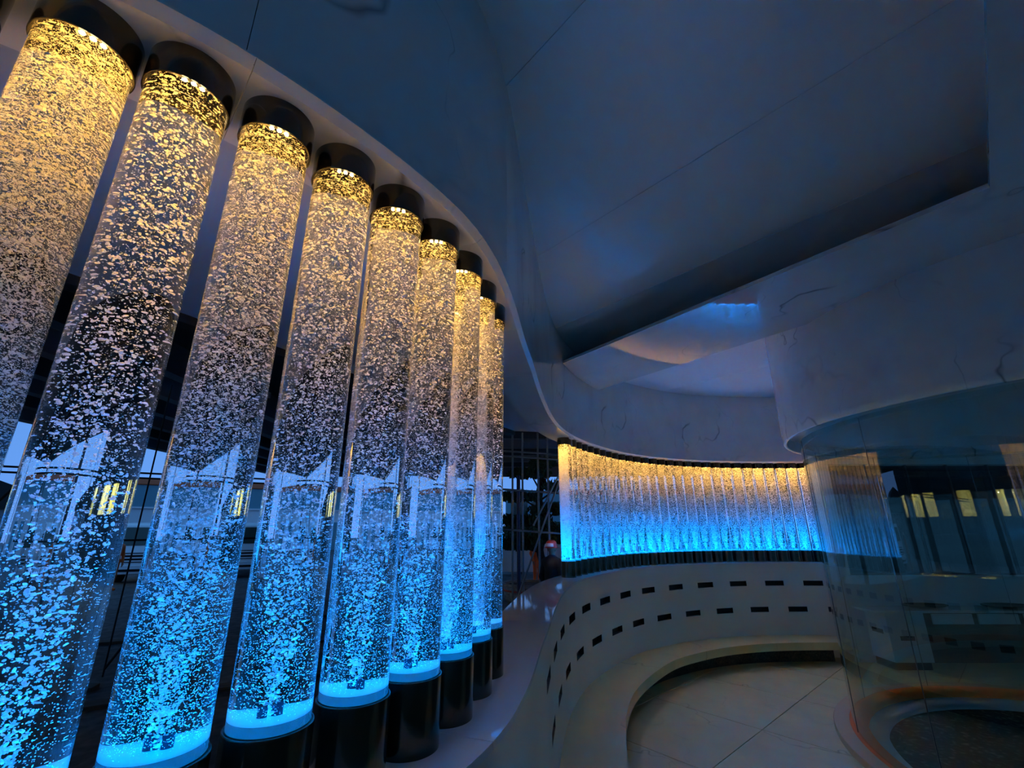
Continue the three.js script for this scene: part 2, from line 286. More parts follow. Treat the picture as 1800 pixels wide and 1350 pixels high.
// ------------------------------------------------------------------ floor
{
  const f = new THREE.Group(); f.name = 'floor'; scene.add(f); struct(f, 'beige marble floor of large square slabs with brown veining', 'floor');
  const under = plate([[-6, -6], [16, -6], [16, 14], [-6, 14]], -0.2, -0.012, [[DC[0], DC[1], 3.3]]); mesh('floor_bed', under, M.grout, f);
  const th = Math.atan2(2.05, 2.23), co = Math.cos(th), si = Math.sin(th), T = 1.75;
  const inPit = (x, z, m) => Math.hypot(x - DC[0], z - DC[1]) < m;
  for (let i = -6; i < 10; i++) for (let j = -8; j < 8; j++) {
    const c = [3.51 + (i + 0.12) * T * co - j * T * si, 7.66 + (i + 0.12) * T * si + j * T * co];
    const P = [[0, 0], [T, 0], [T, T], [0, T]].map(([a, b]) => { const k = 0.006; a += a ? -k : k; b += b ? -k : k; return [c[0] + a * co - b * si, c[1] + a * si + b * co]; });
    const m = [(P[0][0] + P[2][0]) / 2, (P[0][1] + P[2][1]) / 2];
    if (m[0] < -0.6 || m[0] > 12.5 || m[1] < 0.5 || m[1] > 13 || inPit(m[0], m[1], 2.2)) continue;
    let g;
    if (P.some(([x, z]) => inPit(x, z, 3.42)) || inPit(m[0], m[1], 3.42 + T * 0.5)) {  // cut round the pit
      const out = []; const N = 24;
      for (let e = 0; e < 4; e++) for (let k = 0; k < N; k++) { const a = P[e], b = P[(e + 1) % 4], x = a[0] + (b[0] - a[0]) * k / N, z = a[1] + (b[1] - a[1]) * k / N, d = Math.hypot(x - DC[0], z - DC[1]); d < 3.42 ? out.push([DC[0] + (x - DC[0]) / d * 3.42, DC[1] + (z - DC[1]) / d * 3.42]) : out.push([x, z]); }
      g = plate(out, -0.012, 0);
    } else g = plate(P, -0.012, 0);
    mesh('floor_slab', g, M.stoneFloor, f);
  }
}
// ------------------------------------------------------------------ bench
{
  const s0 = sOf([-0.3, 2.4]), s1 = sOf([7.15, 11.85]) , b = group('curved_bench'); tag(b, 'long curved stone bench seat floating along the slotted parapet wall', 'bench');
  const seat = (a, c, o0, o1) => slab(o1, o0, a, c, 0.305, 0.455);
  const cuts = [s0]; for (let s = s0 + 1.6; s < s1 - 0.5; s += 1.75) cuts.push(s); cuts.push(s1);
  for (let i = 0; i + 1 < cuts.length; i++) mesh('seat_slab', seat(cuts[i], cuts[i + 1] - 0.0008, 0.272, 0.98), M.bench, b);
  const e = on(s1, 0.625), t = curve.getTangentAt(s1 / LEN); // rounded end
  mesh('seat_end', new THREE.CylinderGeometry(0.353, 0.353, 0.15, 40, 1, false, 0, Math.PI).rotateY(Math.atan2(-t.z, t.x) ).translate(e.x, 0.38, e.z), M.bench, b);
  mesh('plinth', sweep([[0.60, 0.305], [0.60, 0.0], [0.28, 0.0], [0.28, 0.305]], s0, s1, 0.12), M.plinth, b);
}

// ------------------------------------------------------------------ bubble tubes
const bubbleGeo = (() => { const g = new THREE.SphereGeometry(1, 9, 5, 0, Math.PI * 2, 0, 1.95), p = g.attributes.position; for (let i = 0; i < p.count; i++) { const x = p.getX(i), y = p.getY(i), z = p.getZ(i), k = 1 + 0.22 * Math.sin(3 * x + 1) * Math.cos(2.4 * z); p.setXYZ(i, x * k + 0.35 * y * y, y, z * k); } g.computeVertexNormals(); return g; })();
const microGeo = new THREE.SphereGeometry(1, 6, 3, 0, Math.PI * 2, 0, 1.7);   // each bubble is a thin open skin, lit through from either side
const H0 = RIM - LEDGE + 0.035, H1 = TOP - LEDGE + 0.06;   // water between the plug and the cap, from the ledge
function plume(h) { return Math.min(0.086, 0.012 + 0.072 * Math.pow(Math.max(0, h) / 0.62, 0.85)); }
function bubbles(name, n, geo, r0, r1, mat, spread = 0) {
  const im = new THREE.InstancedMesh(geo, mat, n), m = new THREE.Matrix4(), q = new THREE.Quaternion(), e = new THREE.Euler();
  for (let i = 0; i < n; i++) {
    const h = Math.pow(rnd(), 1.0) * (H1 - H0), R = spread || plume(h), a = rnd() * Math.PI * 2, d = R * Math.sqrt(rnd()), r = r0 + (r1 - r0) * Math.pow(rnd(), 1.6);
    const wob = 0.012 * Math.min(1, h) ;
    e.set(rr(0, 6.28), rr(0, 6.28), rr(0, 6.28)); q.setFromEuler(e);
    m.compose(new THREE.Vector3(Math.cos(a) * d + wob * Math.sin(h * 7), H0 + h, Math.sin(a) * d + wob * Math.cos(h * 5)), q, new THREE.Vector3(r * rr(0.9, 1.7), r * rr(0.5, 0.9), r * rr(0.6, 1)));
    im.setMatrixAt(i, m);
  }
  im.name = name; im.castShadow = im.receiveShadow = true; im.userData.kind = 'stuff'; return im;
}
const G = {
  collar: lathe([[0.1225, -0.03], [0.1225, RIM - LEDGE], [0.1275, RIM - LEDGE + 0.001], [0.1295, RIM - LEDGE - 0.002], [0.1295, 0.0]], 56),
  cap: lathe([[0.1295, SOFFIT - LEDGE], [0.1295, TOP - LEDGE + 0.002], [0.1275, TOP - LEDGE], [0.1225, TOP - LEDGE + 0.001], [0.1225, SOFFIT - LEDGE + 0.03]], 56),
  column: new THREE.CylinderGeometry(0.12, 0.12, 4.0, 64, 1).translate(0, 4.0 / 2 - 0.84, 0),
  plug: merge([lathe([[0.1165, RIM - LEDGE + 0.002], [0.1165, RIM - LEDGE + 0.03]], 48), new THREE.RingGeometry(0.004, 0.1165, 48).rotateX(-Math.PI / 2).translate(0, RIM - LEDGE + 0.03, 0)]),
  nozzle: merge([new THREE.CylinderGeometry(0.012, 0.013, 0.034, 14).translate(0.012, RIM - LEDGE + 0.047, 0), new THREE.CylinderGeometry(0.011, 0.011, 0.03, 14).translate(-0.018, RIM - LEDGE + 0.045, 0.008)]),
  led: new THREE.IcosahedronGeometry(0.0085, 0),
  lamp: new THREE.CylinderGeometry(0.03, 0.03, 0.012, 6),
  line: new THREE.TorusGeometry(0.1185, 0.0012, 6, 64).rotateX(Math.PI / 2),
};
const nearPlumes = [0, 1, 2].map(() => bubbles('bubbles', 2700, bubbleGeo, 0.0021, 0.0054, M.bubble));
const fine = [10000, 18000, 28000, 52000].map((n) => bubbles('fine_bubbles', n, microGeo, 0.0010, 0.0018, M.bubble, 0.106));
const farPlumes = [0, 1].map(() => bubbles('bubbles', 2400, bubbleGeo, 0.0030, 0.0072, M.bubble));
const farFine = [3000, 6000].map((n) => bubbles('fine_bubbles', n, microGeo, 0.0028, 0.0048, M.bubble, 0.106));
function spot(color, power, y, up, g, angle) {
  const l = new THREE.SpotLight(color, power, 0, angle, 0.35, 2); l.position.set(0, y, 0); l.target.position.set(0, y + (up ? 1 : -1), 0); l.castShadow = true; l.shadow.radius = 2; g.add(l, l.target); return l;
}
const BLUE = new THREE.Color(0, 0.255, 1), WARM = new THREE.Color(1, 0.5, 0.07);
function tube([x, z], sets, label, grp, blue, warm) {
  const g = group('bubble_tube', [x, LEDGE, -z], rr(0, 6.28)); tag(g, label, 'bubble tube', grp);
  mesh('base_collar', G.collar, M.collar, g).userData.label = 'dark bronze base collar';
  mesh('top_cap', G.cap, M.collar, g).userData.label = 'dark bronze top cap';
  mesh('water_column', G.column, M.water, g).userData.label = 'clear acrylic tube full of water';
  mesh('base_plug', G.plug, M.plug, g).userData.label = 'glowing blue base plug';
  mesh('air_nozzle', G.nozzle, M.nozzle, g);
  for (const b of sets) { const c = new THREE.InstancedMesh(b.geometry, b.material, b.count); c.instanceMatrix = b.instanceMatrix; c.name = b.name; c.castShadow = c.receiveShadow = true; c.userData.kind = 'stuff'; g.add(c); }
  const toCam = Math.atan2(-x, z) - g.rotation.y;   // the lamps in the cap sit in a ring; two of them face the lounge
  for (const a of sets[0] === nearPlumes[0] || sets[0] === nearPlumes[1] || sets[0] === nearPlumes[2] ? [-0.62, -0.38, -0.14] : [-0.4]) { const l = mesh('cap_led', G.led, M.ledWarm, g); l.position.set(0.098 * Math.sin(toCam + a + 0.4), TOP - LEDGE + 0.004, 0.098 * Math.cos(toCam + a + 0.4)); }
  mesh('water_line', G.line, M.plug, g).position.y = TOP - LEDGE - rr(0.03, 0.07);
  mesh('base_lamp', G.lamp, M.ledBlue, g).position.y = -0.62; mesh('cap_lamp', G.lamp, M.ledWarm, g).position.y = TOP - LEDGE + 0.86;
  spot(BLUE, blue, -0.55, true, g, 0.165); spot(WARM, warm, TOP - LEDGE + 0.8, false, g, 0.165);
  return g;
}
const cloud = [2, 3, 0, 2, 1, 1, 1, 2, 2, 0];      // how cloudy with fine bubbles each near tube is
const ORD = ['first', 'second', 'third', 'fourth', 'fifth', 'sixth', 'seventh', 'eighth', 'ninth', 'tenth', 'eleventh', 'twelfth', 'thirteenth', 'fourteenth', 'fifteenth', 'sixteenth', 'seventeenth', 'eighteenth', 'nineteenth', 'twentieth', 'twenty-first', 'twenty-second', 'twenty-third', 'twenty-fourth', 'twenty-fifth', 'twenty-sixth', 'twenty-seventh', 'twenty-eighth', 'twenty-ninth', 'thirtieth'];
near.forEach((p, i) => tube(p, [nearPlumes[i % 3], fine[cloud[i]]], i === 1 ? 'large bubbling water tube clouded amber all through by fine bubbles' : `large bubbling water tube lit amber and blue, ${ORD[9 - i]} from the open gap`, 'near row of bubble tubes', 36, 46));
far.forEach((p, i) => tube(p, [farPlumes[i % 2], farFine[(i * 7 % 5) > 2 ? 1 : 0]], `small bubbling water tube over the slotted wall, ${ORD[i]} from the hard-hatted person`, 'far row of bubble tubes', 140, 82));

// ------------------------------------------------------------------ window wall behind the drum, counter with basins, closing walls
{
  const w = new THREE.Group(); w.name = 'wall_window'; scene.add(w); struct(w, 'marble splash wall and header around the dark window band behind the drum', 'wall');
  const X0 = 7.62, X1 = 15, Z = 11.2;
  mesh('splash_wall', box(X1 - X0, 1.73, 0.25, (X0 + X1) / 2, 0.865, -Z - 0.125), M.marbleSatin, w);
  mesh('splash_cap', box(X1 - X0, 0.035, 0.3, (X0 + X1) / 2, 1.7475, -Z - 0.11, 0.008), M.marble, w);
  mesh('window_header', box(X1 - X0, CEIL - 4.3, 0.3, (X0 + X1) / 2, (CEIL + 4.3) / 2, -Z - 0.15), M.marbleSatin, w);
  mesh('header_trim', box(X1 - X0, 0.12, 0.06, (X0 + X1) / 2, 4.52, -Z + 0.03, 0.01), M.white, w);
  mesh('end_pier', box(0.3, CEIL, 0.25, X0 + 0.05, CEIL / 2, -Z - 0.15), M.marbleSatin, w);
  const win = new THREE.Group(); win.name = 'window_1'; scene.add(win); struct(win, 'band of tall dark window panes between slim steel mullions behind the drum', 'window');
  const xs = []; for (let x = X0 + 0.15; x < X1; x += 1.02) xs.push(x); xs.push(X1);
  for (let i = 0; i + 1 < xs.length; i++) { mesh('window_pane', box(xs[i + 1] - xs[i] - 0.03, 2.5, 0.012, (xs[i] + xs[i + 1]) / 2, 3.03, -Z - 0.14), M.darkPane, win); mesh('mullion', box(0.03, 2.54, 0.07, xs[i], 3.03, -Z - 0.14), M.steel, win); }
  mesh('window_sill', box(X1 - X0, 0.03, 0.1, (X0 + X1) / 2, 1.78, -Z - 0.14), M.steel, win);

  const k = group('wash_counter', [8.0, 0, -Z]); tag(k, 'white marble wash counter with hanging front panels against the splash wall', 'counter');
  mesh('counter_top', box(6.9, 0.05, 0.66, 3.1, 1.105, 0.335, 0.012), M.marble, k);
  const ped = mesh('pedestal', box(0.82, 0.93, 0.6, 0.32, 0.615, 0.33, 0.01), M.marbleSatin, k);
  mesh('vent_slot', box(0.3, 0.085, 0.02, 0.28, 0.6, 0.624), M.black, ped); mesh('vent_slot', box(0.02, 0.085, 0.3, -0.092, 0.7, 0.33), M.black, ped);
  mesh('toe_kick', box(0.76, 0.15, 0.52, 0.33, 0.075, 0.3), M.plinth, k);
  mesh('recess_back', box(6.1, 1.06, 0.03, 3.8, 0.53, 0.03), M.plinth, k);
  for (let i = 0; i < 5; i++) mesh('front_panel', box(0.86, 0.2, 0.03, 1.33 + i * 0.98, 0.965, 0.62, 0.006), M.marbleSatin, k);
  for (let i = 0; i < 2; i++) mesh('support_pier', box(0.22, 1.08, 0.55, 4.2 + i * 1.9, 0.54, 0.3), M.marbleSatin, k);
  for (let i = 0; i < 3; i++) {
    const b = mesh('wash_basin', lathe([[0.0, 0.02], [0.22, 0.022], [0.33, 0.05], [0.36, 0.075], [0.375, 0.075], [0.37, 0.05], [0.25, 0.0], [0, 0.0]], 40).scale(1.3, 1, 0.62), M.glassDark);
    b.position.set(9.05 + i * 1.75, 1.131, -Z + 0.34); tag(b, i === 0 ? 'dark oval wash basin on the counter next to the slotted pedestal' : i === 1 ? 'dark oval wash basin second along from the slotted pedestal' : 'dark oval wash basin third along from the slotted pedestal', 'basin', 'wash basins on the counter');
  }
  // the room goes on beside and behind the camera
  const wr = new THREE.Group(); wr.name = 'wall_right'; scene.add(wr); struct(wr, 'pale side wall with wide windows to the evening sky', 'wall');
  mesh('wall_low', box(0.25, 1.0, 16.2, 15.12, 0.5, -3.4), M.wall, wr); mesh('wall_high', box(0.25, CEIL - 3.9, 16.2, 15.12, (CEIL + 3.9) / 2, -3.4), M.wall, wr);
  for (let i = 0; i < 5; i++) mesh('wall_pier', box(0.25, 2.9, 0.5, 15.12, 2.45, 4.2 - i * 3.8), M.wall, wr);
  const wp = new THREE.Group(); wp.name = 'window_2'; scene.add(wp); struct(wp, 'clear panes in the side wall', 'window');
  for (let i = 0; i < 4; i++) mesh('window_pane', box(0.01, 2.9, 3.3, 15.12, 2.45, 2.3 - i * 3.8), M.pane, wp);
  const wb = new THREE.Group(); wb.name = 'wall_back'; scene.add(wb); struct(wb, 'pale rear wall with wide windows to the evening sky', 'wall');
  mesh('wall_low', box(19.6, 1.0, 0.25, 5.4, 0.5, 4.7), M.wall, wb); mesh('wall_high', box(19.6, CEIL - 3.9, 0.25, 5.4, (CEIL + 3.9) / 2, 4.7), M.wall, wb);
  for (let i = 0; i < 6; i++) mesh('wall_pier', box(0.5, 2.9, 0.25, -4.15 + i * 3.82, 2.45, 4.7), M.wall, wb);
  const wq = new THREE.Group(); wq.name = 'window_3'; scene.add(wq); struct(wq, 'clear panes in the rear wall', 'window');
  for (let i = 0; i < 5; i++) mesh('window_pane', box(3.32, 2.9, 0.01, -2.24 + i * 3.82, 2.45, 4.7), M.pane, wq);
  const wl = new THREE.Group(); wl.name = 'wall_left'; scene.add(wl); struct(wl, 'pale end wall beside the start of the parapet', 'wall');
  mesh('wall_face', box(0.25, CEIL, 4.6, -4.3, CEIL / 2, 2.6), M.wall, wl);
}

// ------------------------------------------------------------------ outside: yard, canopy, high roof
{
  const out = []; for (let s = S0; s <= S1; s += 0.2) { const p = on(s, -0.19); out.push([p.x, -p.z]); }
  const yard = mesh('ground', plate([...out, [8.2, 90], [-90, 90], [-90, -12], [-4.5, -12]], YARD - 0.3, YARD), M.asphalt); struct(yard, 'grey paved construction yard outside the parapet', 'ground');
  const back = mesh('yard_behind', plate([[7.7, 12.3], [15, 11.5], [70, 11.5], [70, 90], [8.2, 90]], YARD - 0.3, YARD), M.asphalt); struct(back, 'paved yard behind the window wall', 'ground'); 
  const cp = []; for (let s = S0; s <= sOf([0.75, 7.8]); s += 0.2) { const p = on(s, -0.252); cp.push([p.x, -p.z]); }
  const c = mesh('canopy_soffit', plate([...cp, [0.05, 7.75], [-2.92, 2.56], [-5.3, -1.5]], 4.43, 4.5), M.canopy); struct(c, 'smooth pale canopy ceiling just outside the tube row', 'ceiling');
  const e = mesh('canopy_edge_beam', plate([[0.05, 7.75], [-2.92, 2.56], [-5.3, -1.5], [-5.42, -1.43], [-3.04, 2.63], [-0.07, 7.82]], 4.36, 5.7), M.roofDark); struct(e, 'black edge beam of the canopy', 'beam');
  const R = group('high_roof'); struct(R, 'dark high steel roof over the yard with long beams', 'roof');
  const ro = []; for (let s = S0; s <= S1; s += 0.25) { const p = on(s, -0.3); ro.push([p.x, -p.z]); }
  mesh('roof_deck', plate([...ro, [8.1, 21.5], [-10.8, 21.5], [-10.8, -7], [-5.6, -7]], 5.75, 5.95), M.roofDark, R);
  for (let i = 0; i < 5; i++) mesh('roof_beam', box(0.24, 0.5, 28, -5.7 - i * 1.15, 5.49, -7.4), i % 2 ? M.roofGrey : M.steel, R);
  for (let i = 0; i < 8; i++) mesh('purlin', box(5.2, 0.12, 0.1, -8.1, 5.68, 3 - i * 3.2), M.roofGrey, R);
  for (let i = 0; i < 5; i++) mesh('cross_beam', box(12.6, 0.4, 0.2, 1.2, 5.54, -13.4 - i * 1.7), i % 2 ? M.roofGrey : M.steel, R);
  mesh('edge_gutter', box(0.3, 0.75, 28.6, -10.8, 5.43, -7.3), M.roofGrey, R);
  mesh('edge_gutter', box(18.6, 0.75, 0.3, -1.3, 5.43, -21.5), M.roofGrey, R);
  for (const [x, z] of [[-10.8, 3], [-10.8, 12.2], [-10.8, 21.3], [-3.4, 21.3], [7.4, 21.3]]) mesh('roof_column', box(0.22, 4.35, 0.22, x, YARD + 2.17, -z), M.steel, R);
}
{ // frame of thin posts and double rails between the tubes and the yard
  const f = group('site_frame'); tag(f, 'thin dark steel frame with paired rails standing in the yard', 'frame');
  const A = P3(-9.5, 0, 5.0), B = P3(-3.6, 0, 9.2);
  for (const y of [3.58, 3.66, 2.62]) mesh('rail', bar(A.clone().setY(y), B.clone().setY(y + 0.02), 0.015, 8), M.roofDark, f);
  for (let i = 0; i < 6; i++) { const p = A.clone().lerp(B, i / 5); mesh('post', bar(p.clone().setY(YARD), p.clone().setY(5.2), 0.012, 8), M.roofDark, f); }
  for (let i = 0; i < 2; i++) { const p = A.clone().lerp(B, (2 * i + 1) / 5), q = A.clone().lerp(B, (2 * i + 2) / 5); mesh('brace', bar(p.setY(YARD + 0.1), q.setY(3.5), 0.018, 8), M.roofDark, f); }
}
const polar = (az, d, y) => { const a = THREE.MathUtils.degToRad(az); return new THREE.Vector3(Math.sin(a) * d, y, -Math.cos(a) * d); };
{ // scaffold seen through the gap
  const f = group('scaffold'); tag(f, 'grey tubular scaffold with a diagonal brace behind the gap between the tube rows', 'scaffold');
  const az = [-2.2, 0.07, 1.32, 3.28, 4.5, 6.2], D = 12;
  for (const a of az) mesh('standard', bar(polar(a, D, YARD), polar(a, D, 5.25), 0.026, 8), M.pipe, f);
  for (const t of [0.152, 0.141, 0.069, -0.013]) mesh('ledger', bar(polar(-3, D - 0.05, EYE + t * D + 0.1), polar(7.5, D - 0.05, EYE + t * D - 0.06), 0.026, 8), M.pipe, f);
  mesh('brace', bar(polar(0.6, D - 0.1, YARD + 0.4), polar(6.4, D - 0.1, EYE + 0.115 * D), 0.024, 8), M.pipe, f);
  mesh('brace', bar(polar(2.6, D - 0.1, EYE - 0.0 * D), polar(7.0, D - 0.1, EYE + 0.14 * D), 0.024, 8), M.pipe, f);
  const n = group('navy_post'); n.position.copy(polar(0.8, 13.4, YARD)); tag(n, 'dark navy steel post standing beside the scaffold', 'post');
  mesh('shaft', bar(new THREE.Vector3(0, 0.02, 0), new THREE.Vector3(0, 3.5, 0), 0.055, 14), M.navy, n); mesh('foot_plate', box(0.3, 0.03, 0.3, 0, 0.015, 0), M.navy, n);
}
// ------------------------------------------------------------------ garden pine in a white planter
{
  const base = polar(3.5, 15.2, YARD), t = group('garden_pine', base.toArray()); tag(t, 'dark cloud-pruned pine tree behind the scaffold', 'tree');
  const path = new THREE.CatmullRomCurve3([[0, 0, 0], [0.12, 0.7, 0], [-0.05, 1.4, 0.05], [0.2, 2.1, 0], [-0.05, 2.9, 0], [0.1, 3.6, 0]].map((p) => new THREE.Vector3(...p)));
  mesh('trunk', new THREE.TubeGeometry(path, 24, 0.12, 8), M.trunk, t);
  const pads = [[-0.35, 3.75, 0, 0.75, 0.22], [0.75, 3.35, 0.1, 0.7, 0.2], [-0.75, 3.0, 0, 0.8, 0.22], [0.6, 2.6, -0.1, 1.0, 0.24], [-0.55, 2.25, 0.1, 0.95, 0.26], [0.85, 1.95, 0, 0.8, 0.22], [0.1, 1.7, 0.2, 0.9, 0.25], [-0.85, 1.5, 0, 0.65, 0.2], [0.1, 4.1, 0, 0.45, 0.2]];
  const leaf = new THREE.ConeGeometry(0.018, 0.16, 4), m = new THREE.Matrix4(), q = new THREE.Quaternion();
  for (const [x, y, z, r, h] of pads) {
    const at = path.getPointAt(Math.min(1, y / 4.2)); mesh('branch', bar(at, new THREE.Vector3(x * 0.8, y - 0.05, z), 0.04, 6, 0.02), M.trunk, t);
    const n = 420, im = new THREE.InstancedMesh(leaf, M.needle, n);
    for (let i = 0; i < n; i++) { const a = rr(0, 6.28), k = Math.sqrt(rnd()), e = new THREE.Euler(rr(-1, 1), rr(0, 6.28), rr(-1, 1)); m.compose(new THREE.Vector3(x + Math.cos(a) * k * r, y + rr(-0.5, 1) * h * Math.sqrt(1 - k * k * 0.9), z + Math.sin(a) * k * r * 0.8), q.setFromEuler(e), new THREE.Vector3(2.2, 1.2, 2.2)); im.setMatrixAt(i, m); }
    im.name = 'needle_pad'; im.userData.kind = 'stuff'; im.castShadow = im.receiveShadow = true; t.add(im);
  }
  const pl = group('stone_planter', polar(1.9, 14.4, YARD).toArray()); tag(pl, 'low round white stone planter at the foot of the pine', 'planter');
  mesh('bowl', lathe([[0.0, 0], [0.62, 0], [0.7, 0.1], [0.74, 0.42], [0.78, 0.44], [0.78, 0.5], [0.68, 0.5], [0.66, 0.42], [0, 0.42]], 40), M.stoneWhite, pl);
  mesh('red_stripe', lathe([[0.735, 0.3], [0.745, 0.3], [0.752, 0.35], [0.742, 0.35]], 40), std({ color: 0x8a3030, roughness: 0.7 }), pl);
  mesh('soil', new THREE.CircleGeometry(0.68, 32).rotateX(-Math.PI / 2).translate(0, 0.44, 0), M.trunk, pl);
  const hd = group('white_hoarding', polar(3.2, 22, YARD).toArray(), -0.06); tag(hd, 'low white hoarding boards across the yard behind the pine', 'fence');
  for (let i = 0; i < 5; i++) mesh('board', box(1.18, 1.3, 0.05, -2.6 + i * 1.2, 0.75, 0, 0.01), M.white, hd);
  for (let i = 0; i < 6; i++) mesh('post', box(0.07, 1.5, 0.07, -3.2 + i * 1.2, 0.75, -0.06), M.steel, hd);
  for (let k = 0; k < 5; k++) { // dark shrubs behind the hoarding
    const s = group('shrub', polar(0.2 + k * 1.6, 24 + (k % 2), YARD).toArray()); tag(s, 'dark clipped shrub behind the white hoarding', 'shrub', 'shrubs behind the hoarding');
    mesh('stem', bar(new THREE.Vector3(), new THREE.Vector3(0, 0.9, 0), 0.06, 6), M.trunk, s);
    const n = 500, im = new THREE.InstancedMesh(leaf, M.needle, n);
    for (let i = 0; i < n; i++) { const a = rr(0, 6.28), u = rr(-1, 1), k2 = Math.cbrt(rnd()), w = Math.sqrt(1 - u * u); m.compose(new THREE.Vector3(Math.cos(a) * w * k2 * 0.75, 1.5 + u * k2 * 0.85, Math.sin(a) * w * k2 * 0.75), q.setFromEuler(new THREE.Euler(rr(-2, 2), rr(0, 6), rr(-2, 2))), new THREE.Vector3(4, 1.5, 4)); im.setMatrixAt(i, m); }
    im.name = 'foliage'; im.userData.kind = 'stuff'; im.castShadow = im.receiveShadow = true; s.add(im);
  }
}
// ------------------------------------------------------------------ far buildings
{
  const b = group('white_depot_building', polar(-30.5, 46, YARD).toArray(), THREE.MathUtils.degToRad(33)); tag(b, 'long white depot with a blue-grey upper band and orange roof trim', 'building');
  mesh('wall', box(26, 3.4, 10, 5, 1.7, -5), M.white, b); mesh('upper_band', box(26.1, 1.75, 10.1, 5, 4.3, -5), M.teal, b); mesh('roof_trim', box(26.4, 0.5, 10.4, 5, 5.4, -5, 0.1), M.orange, b);
  mesh('ledge', box(26.3, 0.12, 10.3, 5, 3.44, -5), M.white, b);
  for (let i = 0; i < 2; i++) mesh('roller_door', box(2.6, 2.4, 0.1, 8 + i * 5, 1.2, 0.0), M.teal, b);
  const sgable = group('grey_shed', polar(-47, 42, YARD).toArray(), 0.75); tag(sgable, 'grey shed with a dark sloping roof beside the white depot', 'building');
  mesh('wall', box(7, 3.2, 8, -2, 1.6, -4), M.stoneWhite, sgable); const rf = new THREE.Shape([new THREE.Vector2(-6, 3.1), new THREE.Vector2(1.9, 3.1), new THREE.Vector2(1.9, 3.6), new THREE.Vector2(-2, 5.2), new THREE.Vector2(-6, 4.3)]);
  mesh('roof', new THREE.ExtrudeGeometry(rf, { depth: 8.6, bevelEnabled: false }).translate(0, 0, -8.3), M.roofDark, sgable);
  const c = group('glass_office_block', polar(5.2, 48, YARD).toArray()); tag(c, 'pale blue-grey office block far beyond the pine', 'building');
  mesh('wall', box(16, 5.6, 8, 3, 2.8, -4), M.teal, c);
  for (let i = 0; i < 7; i++) for (let j = 0; j < 2; j++) mesh('window', box(1.7, 1.3, 0.1, -3.6 + i * 2.1, 1.6 + j * 2.2, 0.02), M.glassDark, c);
  // lit factory block across the rear yard, seen through the dark windows
  const L = group('lit_factory_block', [-26, YARD, 0], Math.PI / 2); tag(L, 'dark factory block beside the yard with lit windows and strip lights', 'building');
  const spans = [[-4.6, -3.2, 0], [-1.8, -0.4, 1], [4.4, 7.2, 1], [12.4, 15.0, 1], [15.8, 18.4, 1], [19.2, 20.0, 0], [20.4, 21.4, 0]];
  const y0 = 2.6, y1 = 4.1;
  let x = -10; const segs = []; for (const [a, e] of spans) { segs.push(box(a - x, y1 - y0, 0.3, (a + x) / 2, (y0 + y1) / 2, 0)); x = e; } segs.push(box(22 - x, y1 - y0, 0.3, (22 + x) / 2, (y0 + y1) / 2, 0));
  mesh('facade', [box(32, y0, 0.3, 6, y0 / 2, 0), box(32, 5.4, 0.3, 6, y1 + 2.7, 0), ...segs], M.darkWall, L);
  for (const [a, e, tubesOn] of spans) {
    const w = mesh('window', [box(e - a, 0.04, 0.34, (a + e) / 2, y0, 0), box(e - a, 0.04, 0.34, (a + e) / 2, y1, 0)], M.steel, L);
    mesh('pane', box(e - a, y1 - y0, 0.01, (a + e) / 2, (y0 + y1) / 2, 0.05), M.pane, w);
    mesh('office_wall', [box(e - a + 0.4, 2.4, 0.1, (a + e) / 2, 3.3, -4), box(e - a + 0.4, 0.1, 4, (a + e) / 2, 4.5, -2.1), box(0.1, 2.4, 4, a - 0.2, 3.3, -2.1), box(0.1, 2.4, 4, e + 0.2, 3.3, -2.1), box(e - a + 0.4, 0.1, 4, (a + e) / 2, 2.1, -2.1)], M.office, w);
    for (let i = 0; i < (tubesOn ? 3 : 1); i++) mesh('strip_light', box(Math.min(1.1, e - a), 0.05, 0.14, (a + e) / 2, 4.38, -0.9 - i * 1.1), M.tubeLight, w);
    const pl = new THREE.PointLight(0xfff0c0, 22, 0, 2); pl.position.set((a + e) / 2, 4.0, -2); pl.castShadow = true; L.add(pl);
  }
}
{
  const d = group('dark_workshop_block', [16, YARD, -27]); tag(d, 'unlit dark workshop block behind the window wall', 'building');
  mesh('facade', box(34, 9, 5, 6, 4.5, -2.5), M.darkWall, d);
  for (let i = 0; i < 8; i++) { const w = mesh('window', box(2.2, 1.5, 0.08, -8 + i * 4, 3.2, 0.03), M.glassDark, d); mesh('mullion', box(0.06, 1.5, 0.05, -8 + i * 4, 3.2, 0.09), M.steel, w); }
}
